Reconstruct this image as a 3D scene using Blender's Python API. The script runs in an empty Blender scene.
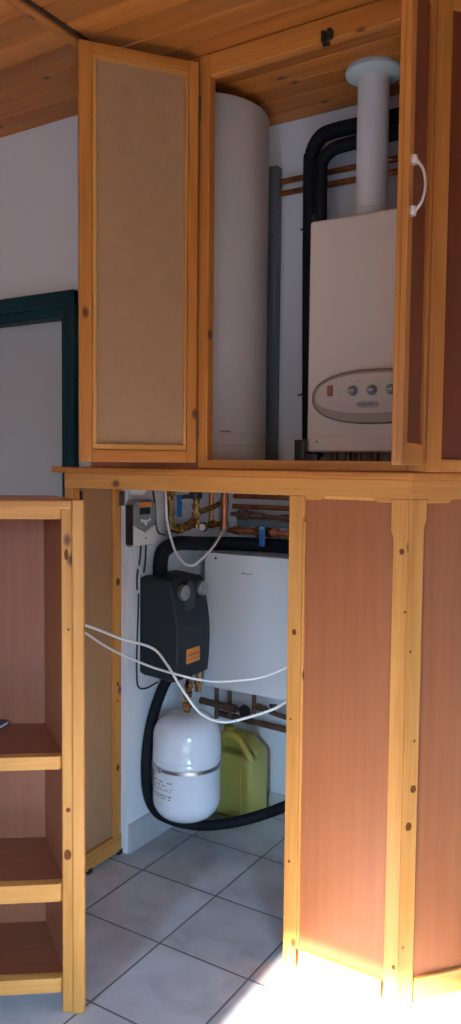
import bpy, bmesh, math, random
from mathutils import Vector, Matrix
random.seed(7)
scene = bpy.context.scene
COL = scene.collection
I4 = Matrix.Identity(4)

# ------------------------------------------------------------------ materials
def nodes(name):
    m = bpy.data.materials.new(name); m.use_nodes = True
    nt = m.node_tree; b = nt.nodes['Principled BSDF']
    return m, nt, b
def plain(name, col, rough=.5, metal=0., spec=.5, bump=0., bscale=60., trans=0., vary=0., coat=0.):
    m, nt, b = nodes(name)
    b.inputs['Base Color'].default_value = (*col, 1)
    b.inputs['Roughness'].default_value = rough
    b.inputs['Metallic'].default_value = metal
    b.inputs['Specular IOR Level'].default_value = spec
    b.inputs['Transmission Weight'].default_value = trans
    b.inputs['Coat Weight'].default_value = coat
    if bump or vary:
        tc = nt.nodes.new('ShaderNodeTexCoord')
        n = nt.nodes.new('ShaderNodeTexNoise'); n.inputs['Scale'].default_value = bscale; n.inputs['Detail'].default_value = 5
        nt.links.new(tc.outputs['Object'], n.inputs['Vector'])
        if bump:
            bp = nt.nodes.new('ShaderNodeBump'); bp.inputs['Strength'].default_value = bump; bp.inputs['Distance'].default_value = .004
            nt.links.new(n.outputs['Fac'], bp.inputs['Height']); nt.links.new(bp.outputs['Normal'], b.inputs['Normal'])
        if vary:
            r = nt.nodes.new('ShaderNodeValToRGB')
            r.color_ramp.elements[0].position = .3; r.color_ramp.elements[1].position = .7
            r.color_ramp.elements[0].color = (*[c*(1-vary) for c in col], 1); r.color_ramp.elements[1].color = (*[min(1, c*(1+vary)) for c in col], 1)
            nt.links.new(n.outputs['Fac'], r.inputs['Fac']); nt.links.new(r.outputs['Color'], b.inputs['Base Color'])
    return m
def wood(name, light, dark, knot=None, rough=.38, gs=(1.6, 22), fs=(5, 170), contrast=(.3, .72), knotp=.62, planks=False):
    """grain runs along U of the mesh's UV map (metres)"""
    m, nt, b = nodes(name); N = nt.nodes.new; L = nt.links.new
    uv = N('ShaderNodeUVMap'); uv.uv_map = 'grain'
    def mapped(s):
        mp = N('ShaderNodeMapping'); mp.inputs['Scale'].default_value = (s[0], s[1], 1); L(uv.outputs['UV'], mp.inputs['Vector']); return mp.outputs['Vector']
    n1 = N('ShaderNodeTexNoise'); n1.inputs['Scale'].default_value = 1; n1.inputs['Detail'].default_value = 3; n1.inputs['Distortion'].default_value = .6
    L(mapped(gs), n1.inputs['Vector'])
    n2 = N('ShaderNodeTexNoise'); n2.inputs['Scale'].default_value = 1; n2.inputs['Detail'].default_value = 2
    L(mapped(fs), n2.inputs['Vector'])
    mx = N('ShaderNodeMix'); mx.data_type = 'FLOAT'; mx.inputs[0].default_value = .3
    L(n1.outputs['Fac'], mx.inputs[2]); L(n2.outputs['Fac'], mx.inputs[3])
    r = N('ShaderNodeValToRGB'); r.color_ramp.elements[0].position = contrast[0]; r.color_ramp.elements[1].position = contrast[1]
    r.color_ramp.elements[0].color = (*dark, 1); r.color_ramp.elements[1].color = (*light, 1)
    L(mx.outputs[0], r.inputs['Fac']); col = r.outputs['Color']
    if knot:
        v = N('ShaderNodeTexVoronoi'); v.voronoi_dimensions = '2D'; v.inputs['Scale'].default_value = 1; L(mapped((4.2, 7.0)), v.inputs['Vector'])
        lt = N('ShaderNodeMapRange'); lt.inputs['From Min'].default_value = .03; lt.inputs['From Max'].default_value = .085; lt.inputs['To Min'].default_value = 1; lt.inputs['To Max'].default_value = 0
        L(v.outputs['Distance'], lt.inputs['Value'])
        sp = N('ShaderNodeSeparateColor'); L(v.outputs['Color'], sp.inputs['Color'])
        gt = N('ShaderNodeMath'); gt.operation = 'GREATER_THAN'; gt.inputs[1].default_value = knotp; L(sp.outputs[0], gt.inputs[0])
        mu = N('ShaderNodeMath'); mu.operation = 'MULTIPLY'; L(gt.outputs[0], mu.inputs[0]); L(lt.outputs[0], mu.inputs[1])
        mc = N('ShaderNodeMix'); mc.data_type = 'RGBA'; mc.inputs[7].default_value = (*knot, 1)
        L(mu.outputs[0], mc.inputs[0]); L(col, mc.inputs[6]); col = mc.outputs[2]
    if planks:                                                     # each board has its own tone
        sx = N('ShaderNodeSeparateXYZ'); L(uv.outputs['UV'], sx.inputs[0])
        dv = N('ShaderNodeMath'); dv.operation = 'DIVIDE'; dv.inputs[1].default_value = planks; L(sx.outputs[1], dv.inputs[0])
        fl = N('ShaderNodeMath'); fl.operation = 'FLOOR'; L(dv.outputs[0], fl.inputs[0])
        wn = N('ShaderNodeTexWhiteNoise'); wn.noise_dimensions = '1D'; L(fl.outputs[0], wn.inputs['W'])
        mr = N('ShaderNodeMapRange'); mr.inputs['To Min'].default_value = .78; mr.inputs['To Max'].default_value = 1.12; L(wn.outputs['Value'], mr.inputs['Value'])
        ml = N('ShaderNodeMix'); ml.data_type = 'RGBA'; ml.blend_type = 'MULTIPLY'; ml.inputs[0].default_value = 1
        cb = N('ShaderNodeCombineColor'); [L(mr.outputs[0], cb.inputs[i]) for i in range(3)]
        L(col, ml.inputs[6]); L(cb.outputs[0], ml.inputs[7]); col = ml.outputs[2]
    L(col, b.inputs['Base Color']); b.inputs['Roughness'].default_value = rough
    b.inputs['Specular IOR Level'].default_value = .28
    return m

PINE = wood('varnished_pine', (.68, .305, .076), (.44, .163, .031), (.13, .04, .012))
PINE2 = wood('varnished_pine_orange', (.63, .235, .046), (.40, .125, .021), (.12, .035, .01))
CEIL = wood('ceiling_boards', (.64, .22, .042), (.33, .088, .014), (.14, .04, .009), gs=(1.1, 16), knotp=.35, planks=.083, rough=.45)
CHERRY = wood('cherry_laminate', (.365, .115, .040), (.275, .082, .027), None, gs=(1.2, 45), fs=(4, 260), contrast=(.25, .75), rough=.45)
CHERRY_SHADED = wood('cherry_laminate_shaded', (.19, .040, .012), (.135, .026, .008), None, gs=(1.2, 45), fs=(4, 200), contrast=(.25, .75), rough=.45)  # the cherry laminate, darkened in its colour for the shaded upper right panels
SHELFWOOD = wood('shelf_laminate', (.28, .088, .040), (.21, .063, .028), None, gs=(1.2, 40), fs=(4, 200), contrast=(.25, .75), rough=.4)
HARDBOARD = plain('hardboard', (.36, .188, .084), .6, bscale=25, vary=.05)
WALLW = plain('white_plaster', (.70, .65, .615), .9, bump=.12, bscale=130)
NICHEW = plain('white_paint', (.74, .76, .78), .85, bump=.08, bscale=90)
TEAL = plain('dark_teal_paint', (.002, .028, .032), .5, spec=.2)
DOORGREY = plain('pale_door_paint', (.45, .44, .42), .6)
ENAMEL = plain('white_enamel', (.78, .78, .77), .3, coat=.2)
CREAM = plain('cream_enamel', (.70, .575, .465), .4, spec=.35)
CREAM2 = plain('cream_panel_plastic', (.60, .475, .37), .4)
CREAM3 = plain('brown_cream_plastic', (.36, .27, .20), .4)
CREAM4 = plain('grey_brown_trim', (.13, .10, .08), .4)
BADGE = plain('badge_cream', (.38, .31, .25), .4)
TANKW = plain('tank_jacket', (.68, .63, .57), .6, bump=.03, bscale=14)
VESSEL = plain('vessel_enamel', (.74, .79, .85), .16, coat=.6)
BLACKF = plain('black_foam', (.005, .006, .010), .7, spec=.25, bump=.25, bscale=110)
BLACKP = plain('black_plastic', (.012, .012, .013), .4)
EPP = plain('charcoal_foam', (.013, .019, .025), .6, spec=.35, bump=.12, bscale=240)
COPPER = plain('copper', (.42, .15, .07), .34, metal=.9, bscale=30, vary=.3)
DULLCOP = plain('tarnished_copper', (.15, .075, .05), .5, metal=.6, bscale=30, vary=.3)
BRASS = plain('brass', (.33, .17, .062), .22, metal=1., bump=.3, bscale=90, vary=.5)
STEEL = plain('steel', (.42, .43, .44), .38, metal=1.)
DARKMETAL = plain('dark_metal', (.05, .04, .035), .35, metal=.7)
HINGE = plain('brown_metal', (.16, .11, .075), .4, metal=.8)
GREYPIPE = plain('grey_pipe', (.115, .125, .140), .5)
BLUE = plain('blue_plastic', (.010, .10, .30), .35)
GREYP = plain('grey_plastic', (.20, .21, .21), .5)
ORANGE = plain('orange_plastic', (.72, .24, .03), .5)
SCREEN = plain('dark_screen', (.015, .02, .02), .2)
WHITEP = plain('white_plastic', (.80, .80, .79), .4)
CABLEW = plain('white_cable_sheath', (.78, .77, .73), .45)
PAPER = plain('paper_label', (.74, .76, .77), .7)
INK = plain('ink', (.06, .06, .07), .6)
BROWNINK = plain('brown_print', (.28, .17, .11), .6)
GOLD = plain('bronze_print', (.30, .24, .14), .5)
RUST = plain('rust_red_plastic', (.30, .085, .030), .45)
GLASSW = plain('dial_white', (.82, .82, .80), .3)
PALEGRN = plain('pale_rosette', (.66, .76, .74), .45)
HANDLE = plain('satin_handle', (.80, .72, .68), .3, metal=.35)
NAVY = plain('navy_cover', (.012, .014, .05), .3)
KNOT = plain('pine_knot', (.15, .042, .011), .7, spec=.1, vary=.35, bscale=160)
def jug_mat():
    m, nt, b = nodes('yellow_polythene')
    b.inputs['Base Color'].default_value = (.37, .33, .075, 1); b.inputs['Roughness'].default_value = .35
    b.inputs['Subsurface Weight'].default_value = .35; b.inputs['Subsurface Radius'].default_value = (.03, .03, .01)
    b.inputs['Subsurface Scale'].default_value = .4
    return m
JUG = jug_mat()
JUGY = plain('yellow_polythene_handle', (.40, .31, .045), .35)
def tile_mat():
    m, nt, b = nodes('stone_look_tiles'); N = nt.nodes.new; L = nt.links.new
    tc = N('ShaderNodeTexCoord'); sx = N('ShaderNodeSeparateXYZ'); L(tc.outputs['Object'], sx.inputs[0])
    def M(op, a, bb=None):
        n = N('ShaderNodeMath'); n.operation = op
        for i, v in enumerate((a, bb)):
            if v is None: continue
            if isinstance(v, (int, float)): n.inputs[i].default_value = v
            else: L(v, n.inputs[i])
        return n.outputs[0]
    T = .298
    def edge(o, off):
        q = M('DIVIDE', M('SUBTRACT', o, off), T); f = M('FRACT', q); f = M('MINIMUM', f, M('SUBTRACT', 1., f))
        return M('MULTIPLY', f, T), M('FLOOR', q)
    ex, ix = edge(sx.outputs[0], -1.335); ey, iy = edge(sx.outputs[1], 1.780)
    d = M('MINIMUM', ex, ey)
    g = N('ShaderNodeMapRange'); g.inputs['From Min'].default_value = .0022; g.inputs['From Max'].default_value = .0036; L(d, g.inputs['Value'])
    cb = N('ShaderNodeCombineXYZ'); L(ix, cb.inputs[0]); L(iy, cb.inputs[1])
    wn = N('ShaderNodeTexWhiteNoise'); L(cb.outputs[0], wn.inputs['Vector'])
    sc = N('ShaderNodeVectorMath'); sc.operation = 'MULTIPLY_ADD'; L(wn.outputs['Color'], sc.inputs[0]); sc.inputs[1].default_value = (9, 9, 9); L(tc.outputs['Object'], sc.inputs[2])
    n = N('ShaderNodeTexNoise'); n.inputs['Scale'].default_value = 7; n.inputs['Detail'].default_value = 7; n.inputs['Distortion'].default_value = .7; L(sc.outputs[0], n.inputs['Vector'])
    r = N('ShaderNodeValToRGB'); e = r.color_ramp.elements
    e[0].position = .30; e[0].color = (.37, .35, .345, 1); e[1].position = .62; e[1].color = (.50, .485, .48, 1)
    L(n.outputs['Fac'], r.inputs['Fac'])
    mx = N('ShaderNodeMix'); mx.data_type = 'RGBA'; mx.inputs[6].default_value = (.11, .105, .10, 1); L(r.outputs['Color'], mx.inputs[7]); L(g.outputs[0], mx.inputs[0])
    L(mx.outputs[2], b.inputs['Base Color']); b.inputs['Roughness'].default_value = .38
    bp = N('ShaderNodeBump'); bp.inputs['Strength'].default_value = .4; bp.inputs['Distance'].default_value = .002; L(g.outputs[0], bp.inputs['Height']); L(bp.outputs['Normal'], b.inputs['Normal'])
    return m
TILE = tile_mat()
SKIRT = plain('skirting_tile', (.46, .45, .45), .4, bscale=12, vary=.12)

# ------------------------------------------------------------------ mesh helpers
class MB:
    """collects shapes (world metres) into ONE mesh object"""
    def __init__(s):
        s.bm = bmesh.new(); s.uv = s.bm.loops.layers.uv.new('grain')
    def _add(s, tmp, M=None, mi=0, grain=None, smooth=False, dims=None):
        uvt = tmp.loops.layers.uv.active or tmp.loops.layers.uv.new('grain')
        cs = [v.co for v in tmp.verts]
        if grain is None:
            ext = [max(c[i] for c in cs)-min(c[i] for c in cs) for i in range(3)]; grain = ext.index(max(ext))
        a, b2 = [i for i in range(3) if i != grain]
        ou, ov = random.uniform(0, 30), random.uniform(0, 30)
        mp = {}
        for v in tmp.verts: mp[v] = s.bm.verts.new((M @ v.co) if M else v.co)
        for f in tmp.faces:
            try: nf = s.bm.faces.new([mp[v] for v in f.verts])
            except ValueError: continue
            nf.material_index = mi; nf.smooth = smooth
            for l, l0 in zip(nf.loops, f.loops):
                c = l0.vert.co; l[s.uv].uv = (c[grain]+ou, c[a]+.77*c[b2]+ov)
        tmp.free(); return s
    def box(s, x0, x1, y0, y1, z0, z1, bev=.0, M=None, mi=0, grain=None, seg=2, smooth=False):
        t = bmesh.new(); bmesh.ops.create_cube(t, size=1)
        for v in t.verts:
            v.co = Vector((x0+(v.co.x+.5)*(x1-x0), y0+(v.co.y+.5)*(y1-y0), z0+(v.co.z+.5)*(z1-z0)))
        if bev: bmesh.ops.bevel(t, geom=t.edges[:], offset=bev, segments=seg, affect='EDGES', profile=.5)
        return s._add(t, M, mi, grain, smooth)
    def prism(s, poly, axis, a0, a1, bev=0., M=None, mi=0, grain=None, seg=2, smooth=False):
        """poly: 2D outline in the two other axes (cyclic order kept), pushed along axis"""
        o = [i for i in range(3) if i != axis]
        t = bmesh.new(); rings = []
        for a in (a0, a1):
            r = []
            for p in poly:
                c = [0, 0, 0]; c[axis] = a; c[o[0]] = p[0]; c[o[1]] = p[1]; r.append(t.verts.new(c))
            rings.append(r)
        n = len(poly)
        t.faces.new(rings[0]); t.faces.new(rings[1][::-1])
        for i in range(n):
            t.faces.new([rings[0][i], rings[1][i], rings[1][(i+1) % n], rings[0][(i+1) % n]])
        bmesh.ops.recalc_face_normals(t, faces=t.faces[:])
        if bev:
            cap = [e for e in t.edges if len(set(round(v.co[axis], 6) for v in e.verts)) == 1]
            bmesh.ops.bevel(t, geom=cap, offset=bev, segments=seg, affect='EDGES', profile=.5)
        return s._add(t, M, mi, grain, smooth)
    def tube(s, pts, r, seg=12, sub=6, mi=0, closed=False, M=None, curve=True):
        P = [Vector(p) for p in pts]
        if curve and len(P) > 2:
            Q = []
            for i in range(len(P)-1):
                p0 = P[max(i-1, 0)]; p1 = P[i]; p2 = P[i+1]; p3 = P[min(i+2, len(P)-1)]
                for k in range(sub):
                    u = k/sub
                    Q.append(.5*((2*p1)+(p2-p0)*u+(2*p0-5*p1+4*p2-p3)*u*u+(3*p1-p0-3*p2+p3)*u**3))
            Q.append(P[-1]); P = Q
        t = bmesh.new(); rings = []; up = None
        for i, p in enumerate(P):
            d = (P[min(i+1, len(P)-1)]-P[max(i-1, 0)]).normalized()
            if up is None:
                up = d.orthogonal().normalized()
            up = (up-d*up.dot(d)).normalized(); side = d.cross(up)
            rr = r(i/(len(P)-1)) if callable(r) else r
            rings.append([t.verts.new(p+(up*math.cos(q*2*math.pi/seg)+side*math.sin(q*2*math.pi/seg))*rr) for q in range(seg)])
        for a, b in zip(rings, rings[1:]):
            for q in range(seg): t.faces.new([a[q], a[(q+1) % seg], b[(q+1) % seg], b[q]])
        t.faces.new(rings[0][::-1]); t.faces.new(rings[-1])
        bmesh.ops.recalc_face_normals(t, faces=t.faces[:])
        return s._add(t, M, mi, None, True)
    def lathe(s, prof, c, axis=2, seg=40, mi=0, M=None, smooth=True):
        """prof: (radius, height) bottom to top around an axis through c"""
        t = bmesh.new(); rings = []
        o = [(1, 2), (2, 0), (0, 1)][axis]
        for r, h in prof:
            ring = []
            for q in range(seg):
                a = q*2*math.pi/seg; v = [0, 0, 0]; v[axis] = c[axis]+h
                v[o[0]] = c[o[0]]+max(r, 1e-5)*math.cos(a); v[o[1]] = c[o[1]]+max(r, 1e-5)*math.sin(a); ring.append(t.verts.new(v))
            rings.append(ring)
        for a, b in zip(rings, rings[1:]):
            for q in range(seg): t.faces.new([a[q], a[(q+1) % seg], b[(q+1) % seg], b[q]])
        t.faces.new(rings[0][::-1]); t.faces.new(rings[-1])
        bmesh.ops.recalc_face_normals(t, faces=t.faces[:])
        return s._add(t, M, mi, None, smooth)
    def disc(s, c, ru, rv, U, V, mi=1, seg=14):
        """small flat oval lying on a surface (a knot in the timber, a printed spot)"""
        c, U, V = Vector(c), Vector(U).normalized(), Vector(V).normalized()
        f = s.bm.faces.new([s.bm.verts.new(c+U*ru*math.cos(q*2*math.pi/seg)+V*rv*math.sin(q*2*math.pi/seg)) for q in range(seg)])
        f.material_index = mi; return s
    def build(s, name, mats, parent=None, sharp=True, **props):
        me = bpy.data.meshes.new(name)
        off = Vector((0, 0, 0))
        if parent is not None:
            q = parent
            while q is not None: off += q.location; q = q.parent
        else:
            xs = [v.co for v in s.bm.verts]
            lo = Vector([min(c[i] for c in xs) for i in range(3)]); hi = Vector([max(c[i] for c in xs) for i in range(3)])
            off = Vector(((lo.x+hi.x)/2, (lo.y+hi.y)/2, lo.z))
            if props.get('world'): off = Vector((0, 0, 0))
        bmesh.ops.translate(s.bm, verts=s.bm.verts[:], vec=-off)
        s.bm.to_mesh(me); s.bm.free()
        for m in (mats if isinstance(mats, (list, tuple)) else [mats]): me.materials.append(m)
        if any(p.use_smooth for p in me.polygons): me.set_sharp_from_angle(angle=math.radians(40))
        o = bpy.data.objects.new(name, me); COL.objects.link(o)
        if parent is not None: o.parent = parent
        else: o.location = off
        if props.get('label'): o['label'] = props['label']
        return o
def empty(name, loc, label, cat, group=None):
    o = bpy.data.objects.new(name, None); o.empty_display_size = .1; COL.objects.link(o); o.location = loc
    o['label'] = label; o['category'] = cat
    if group: o['group'] = group
    return o
def tag(o, label, cat, group=None):
    o['label'] = label; o['category'] = cat
    if group: o['group'] = group
    return o
def struct(mb, name, mats, label, cat='structure'):
    o = mb.build(name, mats, world=True); o['kind'] = 'structure'; o['label'] = label; o['category'] = cat
    return o
def frame(origin, d):
    """local x along d (level), local y to the left of d, z up"""
    d = Vector((d[0], d[1], 0)).normalized(); n = Vector((-d.y, d.x, 0))
    return Matrix(((d.x, n.x, 0, origin[0]), (d.y, n.y, 0, origin[1]), (0, 0, 1, origin[2] if len(origin) > 2 else 0), (0, 0, 0, 1)))

# ------------------------------------------------------------------ the room
ZC = 2.535
struct(MB().box(-3.2, 1.9, -2.4, 2.95, -.1, 0), 'floor', TILE, 'grey stone-look tiled floor with dark grout', 'floor')
mb = MB(); y = 2.95
k0 = math.floor(-2.4/.083)
for k in range(k0, k0+66):
    y0, y1 = k*.083, (k+1)*.083
    if y0 > 2.95: break
    t = bmesh.new()
    prof = [(y0, ZC+.014), (y0, ZC+.009), (y0+.005, ZC), (y1-.003, ZC), (y1, ZC+.006), (y1, ZC+.014)]
    r = [[t.verts.new((x, *p)) for p in prof] for x in (-3.2, 1.9)]
    for a in range(5): t.faces.new([r[0][a], r[0][a+1], r[1][a+1], r[1][a]])
    uvl = mb.uv
    ox = random.uniform(0, 20)
    for f in t.faces:
        nf = mb.bm.faces.new([mb.bm.verts.new(v.co) for v in f.verts])
        for l in nf.loops: l[uvl].uv = (l.vert.co.x+ox, min(max(l.vert.co.y, y0+.001), y1-.001))
    t.free()
mb.box(-3.2, 1.9, -2.4, 2.95, ZC+.014, ZC+.08)
struct(mb, 'ceiling', CEIL, 'varnished pine board ceiling', 'ceiling')
struct(MB().box(-1.548, -1.516, -2.2, 1.86, ZC-.012, ZC+.004, .003), 'trim_1', CEIL, 'narrow pine cover strip across the board ceiling', 'trim')
struct(MB().box(-1.5155, -1.503, -2.2, 1.86, ZC-.006, ZC+.004, .001), 'trim_shadow_line', plain('shadow_line_brown', (.055, .016, .005), .6), 'dark strip painted as the shadow line beside the pine cover strip on the ceiling', 'trim')  # shade beside the cover strip, put in as a dark brown strip
# wall with the teal door, left of the cupboard
DX0, DX1 = -2.72, -1.893
mb = MB()
mb.box(-3.2, DX0, 2.0, 2.12, 0, ZC); mb.box(DX1, -1.815, 2.0, 2.12, 0, ZC); mb.box(DX0, DX1, 2.0, 2.12, 1.89, ZC)
mb.box(-1.815, -1.75, 2.0, 2.12, 1.378, ZC)
struct(mb, 'wall_left', WALLW, 'white plaster wall around the teal-framed door', 'wall')
struct(MB().box(-1.88, -1.75, 2.135, 2.95, 0, 1.372).box(-1.84, -1.75, 2.12, 2.5, 1.378, ZC), 'wall_side', NICHEW, 'white side wall of the boiler niche', 'wall')
struct(MB().box(-1.75, 1.9, 2.40, 2.95, 1.34, ZC), 'wall_back', NICHEW, 'white wall behind the boiler', 'wall')
struct(MB().box(-1.75, 1.9, 2.72, 2.95, 0, 1.34), 'wall_back_lower', NICHEW, 'white wall at the back of the lower cupboard', 'wall')
WY0, WY1, WZ0, WZ1 = -2.15, -1.0, .85, 1.95
struct(MB().box(1.8, 1.9, WY1, 2.40, 0, ZC).box(1.8, 1.9, -2.2, WY0, 0, ZC).box(1.8, 1.9, WY0, WY1, 0, WZ0).box(1.8, 1.9, WY0, WY1, WZ1, ZC), 'wall_right', WALLW, 'white wall with a window at the right of the room', 'wall')
struct(MB().box(-3.2, -3.1, -2.2, 2.0, 0, ZC), 'wall_far_left', WALLW, 'white wall at the far left of the room', 'wall')
OX0, OX1, OZ0, OZ = -.975, -.40, 1.20, 2.185
struct(MB().box(-3.2, OX0, -2.4, -2.2, 0, ZC).box(OX1, 1.9, -2.4, -2.2, 0, ZC).box(OX0, OX1, -2.4, -2.2, OZ, ZC).box(OX0, OX1, -2.4, -2.2, 0, OZ0), 'wall_front', WALLW, 'white wall with the open window that lets the sun in', 'wall')
struct(MB().box(-1.75, -1.738, 2.14, 2.72, 0, .105, .003).box(-1.738, -.3, 2.708, 2.72, 0, .082, .003), 'baseboard_niche', SKIRT, 'grey tile skirting around the boiler niche', 'baseboard')
# teal door
mb = MB()
def jamb(mb, x0, x1, z0, z1):
    mb.box(x0, x1, 1.975, 2.02, z0, z1, .004)
mb.box(DX1-.002, DX1+.046, 1.972, 1.999, 0, 1.9635, .005); mb.box(DX0-.046, DX0+.002, 1.972, 1.999, 0, 1.9635, .005)
mb.box(DX0-.046, DX1+.046, 1.970, 1.999, 1.9125, 1.9655, .005).box(DX0-.044, DX1+.044, 1.978, 1.999, 1.886, 1.914, .003)
mb.box(DX1-.022, DX1-.003, 1.985, 2.10, 0, 1.888, .003); mb.box(DX0+.003, DX0+.022, 1.985, 2.10, 0, 1.888, .003); mb.box(DX0+.003, DX1-.003, 1.984, 2.10, 1.882, 1.9, .003)
door = struct(mb, 'door_1', TEAL, 'dark teal door frame on the left wall', 'door')
MB().box(DX0+.024, DX1-.024, 2.03, 2.07, .005, 1.88, .003).build('door_leaf', DOORGREY, door, label='pale grey door leaf')

# ------------------------------------------------------------------ fitted cupboards
YF = 1.89
KX = -.655                                    # lower corner where the fronts meet
RD = (.640, .768)
RM = frame((KX, YF), RD)                      # right-hand front: local x along it, local y to the back
low = empty('lower_cupboard', (-1.2, YF, 0), 'open pine lower cupboard with a red-brown door beside the pipe niche', 'cupboard')
mb = MB().prism([(-1.812, 1.360), (KX, 1.360), (KX, 1.3122), (-.7015, 1.3122), (-.7015, 1.302), (-.738, 1.302), (-.752, 1.3125), (-.885, 1.3125), (-.899, 1.302), (-.9425, 1.302), (-.9425, 1.3122), (-1.812, 1.3122)], 1, YF, YF+.035, .002, grain=0)
mb.prism([(YF+.003, 1.3124), (YF+.010, 1.3124), (YF+.010, 1.305)], 0, -.890, -.748, grain=0)
mb.build('top_rail', PINE, low)
MB().box(-1.812, -1.776, YF, YF+.034, 0, 1.312, .003).build('corner_post', PINE, low)
sp = MB().box(-1.812, -1.782, YF+.036, 2.128, .02, 1.315).build('side_panel', HARDBOARD, low, label='beige hardboard side panel edged with pine')
mb = MB().box(-1.782, -1.770, 2.088, 2.128, .012, 1.315, .003)
for z, r in ((.32, .012), (.62, .008), (.98, .014), (.56, .006)):
    mb.disc((-1.7696, 2.108, z), r*.7, r, (0, 1, 0), (0, 0, 1))
mb.build('edge_strip', [PINE, KNOT], sp)
MB().box(-1.782, -1.768, YF+.036, 2.128, .012, .075, .003).build('bottom_strip', PINE, sp)
MB().box(-1.781, -1.774, YF+.037, YF+.046, 1.25, 1.30, .001).build('hinge_plate', DARKMETAL, sp)
for y0 in (1.95, 2.11):
    MB().box(-1.80, -1.766, y0, y0+.022, 0, .018, .002).build('foot', BLACKP, sp)
mb = MB().box(-1.770, -1.765, 2.112, 2.128, 1.245, 1.295, .001)
mb.tube([(-1.763, 2.129, 1.245), (-1.763, 2.129, 1.295)], .004, 8)
mb.build('hinge', HINGE, sp)
# fixed door of the lower cupboard
d = empty('door', (0, 0, 0), '', ''); d.parent = low; d.location = Vector((-.82, YF, 0))-low.location
del d['label']; del d['category']; d['label'] = 'pine framed door with red-brown panel'
def stile_poly(x0, x1, side, z0, z1, zc, c=.0065):
    if side > 0: return [(x0, z0), (x1-c, z0), (x1-c, zc-.02), (x1, zc), (x1, z1), (x0, z1)]
    return [(x0+c, z0), (x1, z0), (x1, z1), (x0, z1), (x0, zc), (x0+c, zc-.02)]
mb = MB().prism(stile_poly(-.990, -.944, 1, .004, 1.3115, 1.262), 1, YF, YF+.026, .002, grain=2)
mb.box(-.951, -.943, YF+.005, YF+.022, .055, 1.244, .002)
for x, z, r in ((-.969, .942, .0085), (-.976, .70, .004), (-.974, .30, .005)): mb.disc((x, YF-.0006, z), r*.8, r, (1, 0, 0), (0, 0, 1))
mb.build('stile', [PINE, KNOT], d)
mb = MB().prism(stile_poly(-.702, KX-.0015, -1, .004, 1.3115, 1.232), 1, YF, YF+.026, .002, grain=2)
for x, z, r in ((-.672, 1.181, .008), (-.66, 1.03, .004), (-.668, .105, .006)): mb.disc((x, YF-.0006, z), r*.8, r, (1, 0, 0), (0, 0, 1))
mb.build('stile', [PINE, KNOT], d)
mb = MB().box(-.944, -.702, YF+.002, YF+.026, .004, .058, .003)
mb.build('bottom_rail', PINE, d)
MB().box(-.9505, -.697, YF+.011, YF+.019, .05, 1.3115, grain=2).build('panel', CHERRY, d)
# right-hand lower cupboard
rc = empty('corner_cupboard', (-.5, 2.05, 0), 'lower pine cupboard turned right of the corner, with closed red-brown door', 'cupboard')
MB().prism([(.002, 1.360), (.78, 1.360), (.78, 1.3122), (.4405, 1.3122), (.4405, 1.302), (.39, 1.302), (.376, 1.3125), (.126, 1.3125), (.112, 1.302), (.0505, 1.302), (.0505, 1.3122), (.002, 1.3122)], 1, 0, .035, .002, M=RM, grain=0).build('top_rail', PINE, rc)
mb = MB().prism(stile_poly(.0015, .050, 1, .004, 1.3115, 1.262), 1, 0, .026, .002, M=RM, grain=2)
for x, z, r in ((.012, .93, .004), (.030, .70, .004), (.030, .575, .0105), (.019, .478, .0115), (.012, .16, .004)):
    c = RM @ Vector((x, -.0006, z)); mb.disc(c, r*.8, r, RD + (0,), (0, 0, 1))
mb.build('stile', [PINE, KNOT], rc)
MB().box(.44, .488, 0, .026, .004, 1.3115, .002, M=RM).build('stile', PINE, rc)
MB().box(.050, .44, .002, .026, .004, .058, .003, M=RM).box(.05, .44, -.001, .01, .058, .068, .003, M=RM).build('bottom_rail', PINE, rc)
MB().box(.044, .446, .011, .019, .05, 1.3115, M=RM, grain=2).build('panel', CHERRY, rc)
MB().box(.492, .78, .002, .02, .004, 1.311, M=RM, grain=2).build('filler_panel', CHERRY, rc)
# worktop
def rpt(t, n): v = RM @ Vector((t, n, 0)); return (v.x, v.y)
wk = [(-1.846, 1.866), (-.6435, 1.866), rpt(.80, -.024), (.0, 2.397), (-1.748, 2.397), (-1.748, 1.998), (-1.846, 1.998)]
o = MB().prism(wk, 2, 1.3605, 1.379, .004, grain=0).build('worktop', PINE2)
tag(o, 'long narrow pine worktop ledge between lower and upper cupboards', 'worktop')
# upper cupboard
up = empty('upper_cupboard', (-1.2, YF, 1.38), 'open pine wall cupboard above the worktop holding boiler and tank', 'cupboard')
MB().box(-1.292, -1.258, YF, YF+.03, 1.3805, 2.532, .003).build('stile', PINE2, up)
UK = -.618
URM = frame((UK, YF), RD)
MB().box(-.665, UK-.001, YF, YF+.03, 1.3805, 2.532, .003).build('stile', PINE2, up)
MB().box(-1.258, -.665, YF+.001, YF+.03, 1.3805, 1.406, .002).build('bottom_rail', PINE2, up)
mb = MB().box(-1.258, -.665, YF+.001, YF+.03, 2.472, 2.532, .003)
mb.build('top_rail', PINE2, up)
MB().box(-1.700, -1.292, YF+.002, YF+.022, 1.3805, 2.532, grain=2).build('fixed_panel', CHERRY, up)
MB().box(-1.700, -1.684, YF+.022, 1.98, 1.3805, 2.532, grain=2).build('end_panel', CHERRY, up)
mb = MB().box(-.910, -.884, YF-.006, YF+.003, 2.474, 2.494, .002).box(-.910, -.900, YF-.020, YF-.004, 2.462, 2.490, .002).box(-.893, -.883, YF-.020, YF-.006, 2.466, 2.492, .002)
mb.tube([(-.905, YF-.014, 2.456), (-.888, YF-.014, 2.456)], .006, 8)
mb.build('catch', DARKMETAL, up)
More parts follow.
